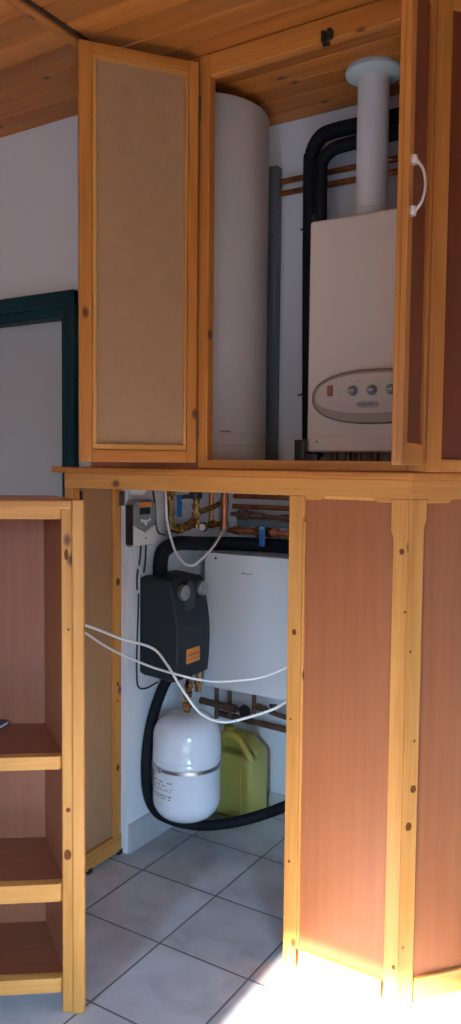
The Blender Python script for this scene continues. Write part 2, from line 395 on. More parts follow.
# left leaf, swung open, inside face to the room
LH = (-1.296, YF-.004); ld = Vector((-.604, -.797, 0)).normalized(); LW = .336
LM = frame((LH[0], LH[1]), (ld.x, ld.y))     # x from hinge to free edge, local y to the left of travel = inside face side
dl = empty('door', (0, 0, 0), '', ''); del dl['category']; dl['label'] = 'open left door showing its beige inside'
dl.parent = up; dl.location = Vector((LH[0], LH[1], 1.4))-up.location
z0, z1 = 1.397, 2.505
MB().box(.004, .032, 0, .022, z0, z1, .003, M=LM).build('stile', PINE2, dl)
MB().box(LW-.034, LW, 0, .022, z0, z1, .003, M=LM).build('stile', PINE2, dl)
MB().box(.032, LW-.034, .001, .021, z0, z0+.034, .003, M=LM).build('rail', PINE2, dl)
MB().box(.032, LW-.034, .001, .021, z1-.026, z1, .003, M=LM).build('rail', PINE2, dl)
MB().box(.028, LW-.030, .005, .012, z0+.028, z1-.020, M=LM, grain=2).build('panel', HARDBOARD, dl)
mb = MB()
mb.box(.033, .042, .012, .019, z0+.05, z1-.042, .002, M=LM).box(LW-.047, LW-.035, .012, .019, z0+.05, z1-.042, .002, M=LM)
mb.box(.033, LW-.035, .012, .019, z0+.035, z0+.050, .002, M=LM).box(.033, LW-.035, .012, .019, z1-.042, z1-.027, .002, M=LM)
mb.build('glazing_bead', PINE, dl)
def hinge(par, x, y, zc, M=None):
    m = MB(); m.tube([(x, y, zc-.032), (x, y, zc+.032)], .0048, 10, M=M)
    m.lathe([(.003, -.04), (.005, -.036), (.003, -.033)], (x, y, zc), M=M, seg=10); m.lathe([(.003, .033), (.005, .036), (.003, .04)], (x, y, zc), M=M, seg=10)
    m.build('hinge', HINGE, par)
hinge(dl, -1.289, YF-.006, 2.385); hinge(dl, -1.289, YF-.006, 1.50)
# right leaf, swung open towards the room
RH = (UK+.003, YF-.006); rdv = Vector((.045, -.29, 0)).normalized(); RW = .295
RLM = frame((RH[0], RH[1]), (rdv.x, rdv.y))  # local y to the left of travel = +X = outside face
dr_ = empty('door', (0, 0, 0), '', ''); del dr_['category']; dr_['label'] = 'open right door seen on edge with bow handle'
dr_.parent = up; dr_.location = Vector((RH[0], RH[1], 1.4))-up.location
mb = MB().box(RW-.050, RW, -.024, 0, z0, z1, .003, M=RLM)
mb.box(RW-.001, RW+.0025, -.0165, -.012, z0+.01, z1, .001, M=RLM)
mb.build('stile', PINE2, dr_)
MB().box(.004, .040, -.024, 0, z0, z1, .003, M=RLM).build('stile', PINE2, dr_)
MB().box(.040, RW-.050, -.023, -.001, z0, z0+.05, .003, M=RLM).build('rail', PINE2, dr_)
MB().box(.040, RW-.050, -.023, -.001, z1-.05, z1, .003, M=RLM).build('rail', PINE2, dr_)
MB().box(.036, RW-.046, -.016, -.009, z0+.045, z1-.045, M=RLM, grain=2).build('panel', CHERRY_SHADED, dr_)
hx = RW-.024
mb = MB().tube([(hx, .002, 1.920), (hx, .012, 1.927), (hx, .024, 1.944), (hx, .029, 1.974), (hx, .024, 2.004), (hx, .012, 2.022), (hx, .002, 2.029)], lambda t: .0027+.0045*abs(2*t-1)**3, 10, M=RLM)
for zz in (1.923, 2.026): mb.lathe([(.0085, -.009), (.010, 0), (.0085, .009)], (hx, .003, zz), seg=12, M=RLM)
mb.build('handle', HANDLE, dr_, label='pale satin bow handle')
hinge(dr_, UK-.003, YF-.007, 1.50); hinge(dr_, UK-.003, YF-.007, 2.385)
# right-hand upper cupboard
ur = empty('upper_corner_cupboard', (-.5, 2.03, 1.38), 'upper pine cupboard turned right of the corner, with red-brown panel darkened as in shade', 'cupboard')
MB().box(.002, .046, 0, .028, 1.3805, 2.532, .003, M=URM).build('stile', PINE2, ur)
MB().box(.46, .50, 0, .028, 1.3805, 2.532, .003, M=URM).build('stile', PINE2, ur)
MB().box(.046, .46, .001, .027, 1.3805, 1.412, .003, M=URM).build('rail', PINE2, ur)
MB().box(.046, .46, .001, .027, 2.48, 2.532, .003, M=URM).build('rail', PINE2, ur)
MB().box(.042, .464, .011, .019, 1.405, 2.486, M=URM, grain=2).build('panel', CHERRY_SHADED, ur)
MB().box(.502, .72, .003, .02, 1.3805, 2.532, M=URM, grain=2).build('filler_panel', CHERRY_SHADED, ur)

# ------------------------------------------------------------------ open shelf unit, front left
SM = frame((-1.329, 1.436), (.793, .609))     # local x along its front, local y to its back
su = empty('shelf_unit', (-1.55, 1.40, 0), 'open pine shelf unit with red-brown shelves standing at front left', 'shelf unit')
W = -.52
mb = MB().box(-.0165, .012, -.004, .03, 0, 1.3035, .003, M=SM); mb.box(-.0435, -.0165, .001, .03, .0, 1.3035, .004, M=SM)
for x, z, rx, rz in ((-.031, 1.17, .005, .014), (-.028, .53, .006, .006), (-.030, .415, .009, .014), (-.026, .985, .003, .003)):
    c = SM @ Vector((x, .0004 if x < -.0165 else -.0046, z)); mb.disc(c, rx, rz, (.793, .609, 0), (0, 0, 1))
mb.build('stile', [PINE, KNOT], su)
MB().box(W, W+.045, -.002, .03, 0, 1.3035, .003, M=SM).build('stile', PINE, su)
mb = MB().box(W+.045, -.0435, .0, .03, 1.2565, 1.286, .003, M=SM); mb.box(W+.045, -.018, -.004, .028, 1.280, 1.3035, .004, M=SM)
mb.build('top_rail', PINE, su)
trap = [(W+.02, .03), (-.040, .03), (-.118, .262), (W+.10, .262)]
def shelf(zt, th, name='shelf'):
    m = MB()
    fr = [(W+.045, .0305), (W+.045, .003)] + [(-.055, .003)] + [(-.055+.011*math.sin(a*math.pi/8), .003+.012*(1-math.cos(a*math.pi/8))) for a in range(1, 5)] + [(-.0445, .0305)]
    m.prism(fr, 2, zt-th, zt, .002, M=SM, mi=0, grain=0)
    m.prism(trap, 2, zt-.02, zt-.0008, 0, M=SM, mi=1, grain=0)
    return m.build(name, [PINE, SHELFWOOD], su)
shelf(.666, .034); shelf(.338, .046); shelf(.092, .038, 'bottom_shelf')
MB().prism([(W+.002, .030), (.004, .030), (-.095, .285), (W+.08, .285)], 2, 1.288, 1.3025, .002, M=SM, grain=0).build('top_board', PINE, su)
MB().prism([(-.0425, .030), (-.012, .030), (-.100, .282), (-.1195, .262)], 2, .04, 1.287, 0, M=SM, grain=2).build('side_panel', SHELFWOOD, su)
MB().prism([(W+.0, .030), (W+.02, .030), (W+.10, .262), (W+.085, .282)], 2, .04, 1.287, 0, M=SM, grain=2).build('side_panel', SHELFWOOD, su)
MB().prism([(W+.10, .2625), (-.1195, .2625), (-.105, .282), (W+.085, .282)], 2, .04, 1.287, 0, M=SM, grain=2).build('back_panel', SHELFWOOD, su)
# booklet on the upper shelf
BM = frame((-1.628, 1.420, .667), (-.30, .93))
t = empty('booklet', (-1.66, 1.45, .667), 'navy booklet with pale page edges lying on the upper shelf at left', 'booklet')
MB().box(.0, .088, .002, .128, .0015, .0095, M=BM).build('pages', PAPER, t)
MB().box(-.001, .089, 0, .13, .0095, .0115, M=BM).box(-.001, .089, 0, .13, 0, .0015, M=BM).build('cover', NAVY, t)

# ------------------------------------------------------------------ upper niche
tk = empty('water_tank', (-1.474, 2.188, 1.38), 'tall white cylindrical water tank behind the left of the opening', 'tank')
R = .209; hgt = 2.505
MB().lathe([(R-.012, 1.38), (R, 1.392), (R, 1.451), (R-.002, 1.4525), (R, 1.454), (R, 1.487), (R-.002, 1.4885), (R, 1.490), (R, hgt-.012), (R-.004, hgt-.003), (R-.012, hgt), (0, hgt)], (-1.474, 2.188, 0), seg=72).build('jacket', TANKW, tk)
v = Vector((math.cos(math.radians(-38)), math.sin(math.radians(-38)), 0))
o = Vector((-1.474, 2.188, 0))+v*R
TM = frame((o.x, o.y), (-v.y, v.x))
MB().box(-.012, .022, -.0015, .002, 1.4925, 1.4965, M=TM).build('seam_clip', GREYP, tk)
# grey upright channel behind the tank
mb = MB().box(-1.335, -1.297, 2.355, 2.392, 1.382, 2.385, .004)
mb.lathe([(.006, -.006), (.006, .004)], (-1.300, 2.353, 1.60), axis=1, seg=12).lathe([(.006, -.006), (.006, .004)], (-1.300, 2.353, 2.19), axis=1, seg=12)
tag(mb.build('upright_channel', GREYPIPE), 'dark grey upright channel against the wall beside the white tank', 'channel')
# copper pipes on the back wall
for zz, lab in ((2.337, 'upper of two horizontal copper pipes behind the boiler flue'), (2.298, 'lower of two horizontal copper pipes behind the boiler flue')):
    tag(MB().tube([(-1.31, 2.383, zz), (-.62, 2.383, zz)], .0095, 12).build('copper_pipe', COPPER), lab, 'pipe', 'copper pipes on the upper wall')
# two black insulated pipes
mb = MB().tube([(-1.152, 2.335, 1.383), (-1.160, 2.335, 1.9), (-1.164, 2.335, 2.33), (-1.160, 2.335, 2.385), (-1.135, 2.335, 2.428), (-1.09, 2.335, 2.442), (-.95, 2.335, 2.442), (-.63, 2.335, 2.442)], .0235, 16)
for q in (1.62, 2.15): mb.tube([(-1.19, 2.325, q), (-1.172, 2.318, q+.002)], .003, 8)
mb.build('insulated_pipe', BLACKF); o = bpy.data.objects['insulated_pipe']; tag(o, 'thick black insulated pipe bending over at the upper left of the boiler', 'pipe', 'black insulated pipes in the upper cupboard')
mb = MB().tube([(-1.108, 2.300, 1.42), (-1.108, 2.300, 1.9), (-1.110, 2.300, 2.29), (-1.106, 2.300, 2.340), (-1.08, 2.300, 2.366), (-1.04, 2.300, 2.376), (-.9, 2.300, 2.378), (-.63, 2.300, 2.378)], .0205, 16)
o = mb.build('insulated_pipe', BLACKF); tag(o, 'second black insulated pipe nested just inside the outer bend', 'pipe', 'black insulated pipes in the upper cupboard')
mb = MB().tube([(-1.072, 2.20, 1.385), (-1.074, 2.20, 1.6), (-1.076, 2.20, 2.0), (-1.082, 2.21, 2.135), (-1.098, 2.22, 2.143)], .0065, 10)
mb.box(-1.079, -1.045, 2.085, 2.110, 1.3795, 1.468, .003).box(-1.05, -1.005, 2.085, 2.110, 1.3795, 1.425, .003).tube([(-1.073, 2.20, 1.40), (-1.072, 2.105, 1.40)], .006, 8)
tag(mb.build('cable_duct', BLACKP), 'slim black cable running up beside the left of the boiler', 'cable')
# boiler
BX0, BX1, BY0 = -1.056, -.625, 2.120
bo = empty('gas_boiler', (-.87, 2.26, 1.42), 'cream wall-hung boiler with oval control panel and round dials', 'boiler')
MB().box(BX0, BX1, BY0, 2.397, 1.432, 2.103, .008, seg=3).build('casing', CREAM, bo)
MB().box(BX0+.006, BX1-.006, BY0-.003, BY0+.008, 1.436, 1.478, .002).build('lower_strip', CREAM, bo)
cx, cz, ax, az = -.838, 1.588, .196, .077
def oval(a, b, n=64, p=2.35):
    return [(cx+a*math.copysign(abs(math.cos(q*2*math.pi/n))**(2/p), math.cos(q*2*math.pi/n)), cz+b*math.copysign(abs(math.sin(q*2*math.pi/n))**(2/p), math.sin(q*2*math.pi/n))) for q in range(n)]
def oval2(a, b, dz=0): return [(x, z+dz) for x, z in oval(a, b)]
cp = MB().prism(oval(ax, az), 1, BY0-.014, BY0+.001, .004).build('control_panel', CREAM3, bo)
pts = [(x, BY0-.0125, z) for x, z in oval(ax-.003, az-.003)]; pts.append(pts[0])
MB().tube(pts, .0028, 8, sub=1).build('rim', CREAM4, cp)
mb = MB().prism([(x, z if z > cz else cz+(z-cz)*.72) for x, z in oval(ax-.013, az-.010)], 1, BY0-.019, BY0-.013, .003)
for x0 in (-.893, -.888, -.888, -.884, -.880, -.872, -.865, -.829, -.822): mb.disc((x0, BY0-.0193, 1.632), .0016, .0014, (1, 0, 0), (0, 0, 1))
mb.build('fascia', [CREAM2, BROWNINK], cp)
for kx in (-.902, -.8445, -.788):
    kb = MB().lathe([(.0145, 0), (.0145, -.004), (.0125, -.007), (.0115, -.015), (.009, -.017), (0, -.017)], (kx, BY0-.019, 1.6055), axis=1, seg=28).build('dial_knob', GREYP, cp)
    MB().box(kx-.0095, kx+.0095, BY0-.0385, BY0-.035, 1.6035, 1.6075, .0015).build('pointer', CREAM2, kb)
MB().box(-.981, -.965, BY0-.0245, BY0-.018, 1.592, 1.623, .002).build('switch', RUST, cp, label='rust red rocker switch')
bd = MB().prism([(-.858+.034*math.copysign(abs(math.cos(q*math.pi/12))**.6, math.cos(q*math.pi/12)), 1.566+.0095*math.copysign(abs(math.sin(q*math.pi/12))**.6, math.sin(q*math.pi/12))) for q in range(24)], 1, BY0-.022, BY0-.0185, .001).build('badge', BADGE, cp)
mb = MB()
for i in range(9): mb.box(-.881+i*.0052, -.8775+i*.0052, BY0-.0226, BY0-.0215, 1.5635+(.001 if i else 0), 1.5685+(.001 if i == 0 else 0))
mb.build('lettering', INK, bd)
mb = MB().lathe([(.003, 0), (.003, -.003)], (-1.02, BY0-.003, 1.462), axis=1, seg=10); mb.build('screw', GREYP, bo)
for x, r in ((-1.0, .009), (-.955, .011), (-.92, .008), (-.87, .011), (-.82, .008)):
    MB().tube([(x, 2.2, 1.3795), (x, 2.2, 1.434)], r, 10).build('pipe_connection', DULLCOP, bo)
fl = empty('flue_pipe', (-.905, 2.215, 2.10), 'white flue pipe rising from the boiler to a rosette on the ceiling', 'flue')
MB().lathe([(.049, 2.1035), (.049, 2.135), (.046, 2.137), (.0455, 2.52), (.0455, 2.534)], (-.905, 2.215, 0), seg=48).build('pipe', WHITEP, fl)
MB().lathe([(.047, 2.510), (.066, 2.512), (.081, 2.520), (.083, 2.527), (.080, 2.5345), (.047, 2.5345)], (-.905, 2.215, 0), seg=48).build('rosette', PALEGRN, fl, label='pale green ceiling rosette')

# ------------------------------------------------------------------ lower niche
# solar controller on the side wall: local x = along the wall (to the back), local y = into the room
CM = Matrix(((0, 1, 0, -1.75), (1, 0, 0, 0), (0, 0, 1, 0), (0, 0, 0, 1)))
ct = empty('controller', (-1.75, 2.185, 1.10), 'small white and grey controller with display, high on the niche side wall', 'controller')
def P(y, z): return (y, z)
sh = [(2.122, 1.115), (2.130, 1.102), (2.244, 1.102), (2.252, 1.115), (2.254, 1.245), (2.240, 1.264), (2.136, 1.266), (2.120, 1.248)]
MB().prism([(a, b) for a, b in sh], 0, -1.7495, -1.726, .004).build('back_shell', GREYP, ct)
MB().box(-1.746, -1.715, 2.119, 2.124, 1.11, 1.25, .002).build('side_grip', BLACKP, ct)
wl = [(2.127, 1.106), (2.247, 1.106), (2.249, 1.172), (2.225, 1.166), (2.190, 1.150), (2.155, 1.164), (2.127, 1.178)]
MB().prism(wl, 0, -1.727, -1.712, .004).build('terminal_cover', WHITEP, ct)
gu = [(2.127, 1.180), (2.155, 1.167), (2.190, 1.153), (2.225, 1.169), (2.249, 1.175), (2.250, 1.245), (2.236, 1.260), (2.140, 1.262), (2.126, 1.246)]
fp = MB().prism(gu, 0, -1.727, -1.713, .004).build('face_panel', GREYP, ct)
MB().box(-1.7135, -1.711, 2.150, 2.220, 1.240, 1.256, .001).build('display_strip', ORANGE, fp, label='orange strip above the display')
MB().box(-1.7135, -1.7115, 2.155, 2.215, 1.214, 1.238, .001).build('display', SCREEN, fp)
for yy, zz in ((2.168, 1.193), (2.182, 1.190), (2.190, 1.180), (2.198, 1.190), (2.213, 1.195)):
    MB().lathe([(.006, 0), (.0055, .002), (0, .0022)], (-1.713, yy, zz), axis=0, seg=12).build('button', WHITEP, fp)
MB().lathe([(.004, 0), (.003, .0015)], (-1.712, 2.19, 1.13), axis=0, seg=10).build('screw', GREYP, ct)
# white junction cap above controller
tag(MB().lathe([(.048, 0), (.048, .012), (.042, .022), (.028, .026), (0, .027)], (-1.75, 2.185, 1.325), axis=0, seg=28).build('junction_cap', WHITEP), 'round white cap on the side wall above the controller', 'junction box')
def cable(name, pts, r, m, lab, cat='cable', group=None, seg=10):
    return tag(MB().tube(pts, r, seg).build(name, m), lab, cat, group)
cable('sensor_cable', [(-1.735, 2.191, 1.102), (-1.740, 2.192, 1.051), (-1.743, 2.181, .998), (-1.744, 2.182, .944)], .0035, BLACKP, 'left of two thin black cables hanging under the controller', group='controller cables')
cable('sensor_cable', [(-1.735, 2.220, 1.102), (-1.738, 2.220, 1.041), (-1.738, 2.212, 1.003)], .0035, BLACKP, 'right of two thin black cables hanging under the controller', group='controller cables')
cable('sensor_cable', [(-1.735, 2.147, 1.103), (-1.735, 2.165, 1.053), (-1.732, 2.186, 1.009), (-1.730, 2.203, .999), (-1.732, 2.22, 1.004)], .003, CABLEW, 'short white cable hanging under the controller', group='controller cables')
cable('black_cable', [(-1.738, 2.259, 1.312), (-1.735, 2.272, 1.242), (-1.735, 2.278, 1.17), (-1.73, 2.29, 1.14), (-1.715, 2.31, 1.132)], .0035, BLACKP, 'thin black cable dropping right of the controller')
# pump station on the side wall
pu = empty('pump_station', (-1.68, 2.3, .63), 'charcoal insulated pump station with two dials on the niche side wall', 'pump station')
prof = [(-1.749, .645), (-1.73, .636), (-1.60, .628), (-1.587, .636), (-1.581, .69), (-1.578, .76), (-1.580, .82), (-1.588, .875), (-1.600, .93), (-1.612, .972), (-1.622, .984), (-1.73, .994), (-1.749, .985)]
MB().prism(prof, 1, 2.20, 2.405, .008, seg=3).build('shell', EPP, pu)
def gauge(yy, zz):
    x = -1.604
    g = MB().lathe([(.028, -.004), (.028, .014), (.0255, .018), (.0235, .0165)], (x, yy, zz), axis=0, seg=28).build('gauge', STEEL, pu)
    MB().lathe([(.0235, .0155), (.0232, .0162), (0, .0163)], (x, yy, zz), axis=0, seg=24).build('dial_face', GLASSW, g)
    mb = MB()
    for a in range(-4, 5):
        an = math.radians(90+a*30); c, s_ = math.cos(an), math.sin(an)
        mb.disc((x+.0168, yy+c*.018, zz+s_*.018), .0012, .0028, (0, -s_, c), (0, c, s_), mi=0)
    mb.tube([(x+.0172, yy, zz), (x+.0172, yy+.009, zz-.010)], .0011, 6)
    mb.build('needle', INK, g)
MB().prism([(2.257+.036*math.cos(a*math.pi/14), .922+.062*math.sin(a*math.pi/14)) for a in range(28)], 0, -1.62, -1.588, .004, M=Matrix.Translation((0, .028, -.005))).build('dial_recess', BLACKP, pu)
gauge(2.258, .938); gauge(2.372, .940)
lb = MB().box(-1.583, -1.5765, 2.252, 2.334, .686, .738, .001).build('label', ORANGE, pu, label='orange label plate')
mb = MB()
for i in range(8): mb.box(-1.5768, -1.5758, 2.262+i*.0082, 2.2675+i*.0082, .712, .720)
mb.box(-1.5768, -1.5758, 2.258, 2.328, .699, .7015)
mb.build('lettering', RUST, lb)
MB().lathe([(.004, 0), (.003, .003)], (-1.589, 2.292, .855), axis=0, seg=10).build('screw', STEEL, pu)
for yy in (2.30, 2.36):
    mb = MB().lathe([(.012, .56), (.012, .585), (.016, .588), (.016, .605), (.011, .608), (.011, .632)], (-1.60, yy, 0), seg=8); mb.build('union', BRASS, pu)
cable('black_cable', [(-1.744, 2.19, .93), (-1.745, 2.188, .84), (-1.745, 2.184, .762), (-1.744, 2.18, .70), (-1.742, 2.178, .655), (-1.735, 2.178, .600), (-1.702, 2.18, .598), (-1.665, 2.20, .622)], .0032, BLACKP, 'thin black cable looping down the left of the pump station')
# black insulated hose
hp = [(-1.69, 2.33, .627), (-1.705, 2.29, .58), (-1.722, 2.25, .478), (-1.724, 2.22, .376), (-1.722, 2.21, .269), (-1.716, 2.22, .182), (-1.717, 2.27, .11), (-1.703, 2.33, .064), (-1.663, 2.37, .042), (-1.593, 2.40, .040), (-1.51, 2.43, .058), (-1.433, 2.455, .086), (-1.36, 2.47, .121), (-1.296, 2.475, .158), (-1.2, 2.475, .215), (-1.05, 2.48, .29)]
tag(MB().tube(hp, .0195, 16).build('insulated_hose', BLACKF), 'thick black insulated hose curling down under the white vessel', 'hose')
# expansion vessel
VX, VY, VR = -1.572, 2.250, .121
ev = empty('expansion_vessel', (VX, VY, .14), 'white domed expansion vessel with steel strap below the pump station', 'expansion vessel')
def arc(r0, z0, r1, z1, n=8, up=True):
    out = []
    for i in range(n+1):
        a = i/n*math.pi/2
        out.append((r1+(r0-r1)*math.cos(a), z0+(z1-z0)*math.sin(a)) if up else (r0+(r1-r0)*math.sin(a), z1+(z0-z1)*math.cos(a)))
    return out
pr = [(0, .140), (.045, .141)] + arc(.045, .141, VR, .215, up=False)[1:] + [(VR, .352), (VR+.0015, .354), (VR+.0015, .362), (VR, .364), (VR, .368), (VR+.0012, .370), (VR+.0012, .376), (VR, .378), (VR, .432)] + [(.018+(VR-.018)*math.cos(a*math.pi/20)**.8, .432+.086*math.sin(a*math.pi/20)) for a in range(1, 11)] + [(0, .519)]
MB().lathe(pr, (VX, VY, 0), seg=64).build('shell', VESSEL, ev)
mb = MB().lathe([(VR+.0005, .333), (VR+.003, .334), (VR+.003, .346), (VR+.0005, .347)], (VX, VY, 0), seg=64)
s = Vector((-.25, -.968, 0)); c = Vector((VX, VY, 0))+s*(VR+.003); QM = frame((c.x, c.y), (.968, -.25))
mb.box(-.008, .008, -.006, .004, .331, .349, .001, M=QM)
mb.build('strap', STEEL, ev, label='steel strap')
MB().box(-1.7495, -1.665, 2.285, 2.31, .332, .348, .002).build('bracket', STEEL, ev)
mb = MB().lathe([(.013, .518), (.013, .530), (.017, .532), (.017, .552), (.012, .555), (.012, .570), (.016, .572), (.016, .588), (.010, .590), (.010, .605)], (VX, VY, 0), seg=8)
mb.tube([(VX, VY, .60), (VX-.006, VY+.012, .612), (-1.60, 2.29, .612)], .009, 10)
mb.build('nozzle', BRASS, ev, label='brass connection')
def wrap(a0, a1, z0, z1, off, name, m, par, n=8):
    t = MB(); vs = []
    for i in range(n+1):
        a = math.radians(a0+(a1-a0)*i/n)
        vs.append([t.bm.verts.new((VX+(VR+off)*math.cos(a), VY+(VR+off)*math.sin(a), z)) for z in (z0, z1)])
    for p, q in zip(vs, vs[1:]): t.bm.faces.new([p[0], q[0], q[1], p[1]])
    return t.build(name, m, par) if name else t
lbv = wrap(238, 282, .228, .312, .0006, 'label', PAPER, ev)
t = MB()
rnd = random.Random(3)
for zz, h in ((.299, .005), (.288, .0035), (.279, .002), (.272, .002), (.252, .004), (.243, .003)):
    a = 240
    while a < 279:
        w = rnd.uniform(1.5, 5)
        vs = []
        for q in (a, a+w):
            an = math.radians(min(q, 281)); vs.append([t.bm.verts.new((VX+(VR+.0011)*math.cos(an), VY+(VR+.0011)*math.sin(an), z)) for z in (zz, zz+h)])
        if rnd.random() < .72: t.bm.faces.new([vs[0][0], vs[1][0], vs[1][1], vs[0][1]])
        a += w+rnd.uniform(.6, 2)
t.build('print', INK, lbv)
# jerrycan
jc = empty('jerrycan', (-1.57, 2.59, 0), 'yellow-green plastic jerrycan on the floor behind the white vessel', 'jerrycan')
jp = [(-1.680, .004), (-1.490, .004), (-1.483, .012), (-1.482, .262), (-1.490, .278), (-1.545, .318), (-1.565, .327), (-1.615, .333), (-1.66, .318), (-1.684, .285), (-1.687, .012)]
jf = [(-1.680, .004), (-1.490, .004), (-1.482, .012), (-1.481, .235), (-1.492, .254), (-1.53, .268), (-1.62, .272), (-1.672, .262), (-1.686, .24), (-1.687, .012)]
MB().prism(jp, 1, 2.612, 2.69, .022, seg=4, smooth=True).prism(jf, 1, 2.545, 2.66, .022, seg=4, smooth=True).build('body', JUG, jc)
MB().tube([(-1.500, 2.575, .235), (-1.506, 2.572, .262), (-1.530, 2.572, .300), (-1.556, 2.572, .328), (-1.596, 2.572, .342), (-1.636, 2.574, .326), (-1.66, 2.58, .300), (-1.668, 2.59, .255)], .0135, 12).build('handle', JUGY, jc)
MB().prism([(-1.530, .045), (-1.524, .045), (-1.524, .225), (-1.530, .225)], 1, 2.5415, 2.548, .0015).build('level_strip', JUGY, jc)
MB().lathe([(.024, .318), (.024, .345), (.020, .349), (0, .35)], (-1.635, 2.635, 0), seg=24).build('cap', JUGY, jc)
# white appliance
wb = empty('heating_unit', (-1.44, 2.6, .54), 'square white wall unit with a small badge under the copper pipes', 'heating unit')
MB().box(-1.668, -1.20, 2.515, 2.719, .540, 1.053, .004).build('casing', ENAMEL, wb)
MB().box(-1.669, -1.199, 2.498, 2.514, .537, 1.0555, .003).build('front_cover', ENAMEL, wb)
bd = MB().box(-1.505, -1.452, 2.4965, 2.4985, .981, .993, .0005).build('badge', ENAMEL, wb)
mb = MB()
for i, w in enumerate((.007, .0035, .0035, .0025, .0035, .0035, .0035, .003)):
    x0 = -1.5015+i*.0056+(.0025 if i else 0); mb.box(x0, x0+w, 2.4958, 2.4968, .985, .9915 if i in (0, 3) else .989)
mb.build('lettering', GOLD, bd)
MB().lathe([(.005, 0), (.004, -.002), (0, -.002)], (-1.619, 2.498, 1.036), axis=1, seg=12).build('screw', BLACKP, wb)
# black insulated pipe above it
tag(MB().tube([(-1.719, 2.285, .990), (-1.719, 2.285, 1.03), (-1.716, 2.30, 1.075), (-1.700, 2.36, 1.098), (-1.678, 2.45, 1.092), (-1.655, 2.54, 1.086), (-1.60, 2.61, 1.083), (-1.45, 2.64, 1.083), (-1.20, 2.64, 1.083), (-.95, 2.64, 1.083)], .027, 16).build('insulated_pipe', BLACKF), 'black insulated pipe running across the top of the white unit', 'pipe')
# copper pipes at the top back
for zz, yy, r, m, lab in ((1.266, 2.66, .010, COPPER, 'highest copper pipe along the back of the lower niche'),
                          (1.226, 2.655, .010, COPPER, 'second copper pipe from the top at the back of the lower niche')):
    tag(MB().tube([(-1.64, yy, zz), (-.9, yy, zz)], r, 12).build('copper_pipe', m), lab, 'pipe', 'copper pipes in the lower niche')
mb = MB().tube([(-1.62, 2.61, 1.199), (-1.0, 2.61, 1.178)], .009, 12)
for x0, x1, r in ((-1.588, -1.55, .021), (-1.55, -1.535, .015), (-1.53, -1.475, .013), (-1.40, -1.385, .014), (-1.385, -1.32, .016)):
    z = lambda x: 1.199+(x+1.62)*(-.021/.62)
    mb.tube([(x0, 2.61, z(x0)), (x1, 2.61, z(x1))], r, 8 if r > .015 else 12)
tag(mb.build('copper_pipe', DULLCOP), 'dark copper pipe with brass fittings, third from the top', 'pipe', 'copper pipes in the lower niche')
vp = empty('valve_pipe', (-1.45, 2.6, 1.13), 'brass pipe with a blue lever valve above the white unit', 'pipe')
mb = MB().tube([(-1.63, 2.60, 1.136), (-.95, 2.60, 1.136)], .0105, 12)
for x0, x1, r in ((-1.60, -1.575, .0165), (-1.56, -1.50, .014), (-1.43, -1.405, .017), (-1.37, -1.345, .016)): mb.tube([(x0, 2.60, 1.136), (x1, 2.60, 1.136)], r, 12)
mb.build('pipe', COPPER, vp)
MB().tube([(-1.497, 2.60, 1.136), (-1.485, 2.60, 1.136), (-1.475, 2.60, 1.136)], .021, 8).tube([(-1.475, 2.60, 1.136), (-1.438, 2.60, 1.136)], .018, 12).tube([(-1.457, 2.60, 1.15), (-1.457, 2.572, 1.15)], .008, 10).build('valve_body', BRASS, vp)
MB().box(-1.471, -1.446, 2.564, 2.574, 1.085, 1.165, .004).build('lever', BLUE, vp, label='blue lever')
MB().box(-1.465, -1.452, 2.559, 2.5645, 1.150, 1.160, .002).build('nut', STEEL, vp)
mb = MB().box(-1.625, -1.572, 2.655, 2.665, 1.135, 1.19, .003)
for q in range(3): mb.box(-1.617+q*.014, -1.609+q*.014, 2.650, 2.656, 1.145, 1.182, .002)
mb.box(-1.572, -1.2, 2.655, 2.68, 1.150, 1.185, .003)
tag(mb.build('wall_bracket', GREYP), 'grey bracket plate behind the copper pipes', 'bracket')
# brass manifold at the left
bm_ = empty('brass_manifold', (-1.69, 2.45, 1.15), 'brass valve group with blue and black levers left of the copper pipes', 'valve group')
mb = MB().tube([(-1.718, 2.337, 1.312), (-1.717, 2.34, 1.16)], .012, 12)
for za, zb, r in ((1.275, 1.30, .017), (1.24, 1.262, .016), (1.205, 1.232, .018), (1.172, 1.190, .0165)): mb.tube([(-1.718, 2.34, za), (-1.718, 2.34, zb)], r, 8)
mb.tube([(-1.717, 2.342, 1.175), (-1.716, 2.346, 1.156), (-1.708, 2.372, 1.150), (-1.700, 2.40, 1.152), (-1.691, 2.429, 1.164), (-1.684, 2.452, 1.185)], .0145, 12)
mb.tube([(-1.708, 2.372, 1.150), (-1.703, 2.388, 1.151)], .0195, 8).tube([(-1.695, 2.417, 1.158), (-1.689, 2.434, 1.168)], .019, 8)
mb.build('elbow', BRASS, bm_)
mb = MB().tube([(-1.682, 2.459, 1.150), (-1.682, 2.459, 1.262)], .0125, 12)
for za, zb, r in ((1.195, 1.212, .0185), (1.222, 1.242, .016), (1.165, 1.180, .018)): mb.tube([(-1.682, 2.459, za), (-1.682, 2.459, zb)], r, 8)
mb.build('valve_body', BRASS, bm_)
mb = MB().lathe([(.012, 1.258), (.024, 1.262), (.025, 1.284), (.018, 1.290), (0, 1.291)], (-1.682, 2.455, 0), seg=14)
mb.tube([(-1.686, 2.45, 1.272), (-1.698, 2.41, 1.270), (-1.703, 2.385, 1.267)], lambda t: .010-.004*t, 8)
mb.build('lever', BLACKP, bm_, label='black lever')
MB().box(-1.706, -1.698, 2.362, 2.390, 1.195, 1.276, .003).build('lever', BLUE, bm_, label='blue lever')
mb = MB().tube([(-1.682, 2.459, 1.21), (-1.672, 2.485, 1.214), (-1.655, 2.535, 1.228), (-1.645, 2.565, 1.24)], .011, 12)
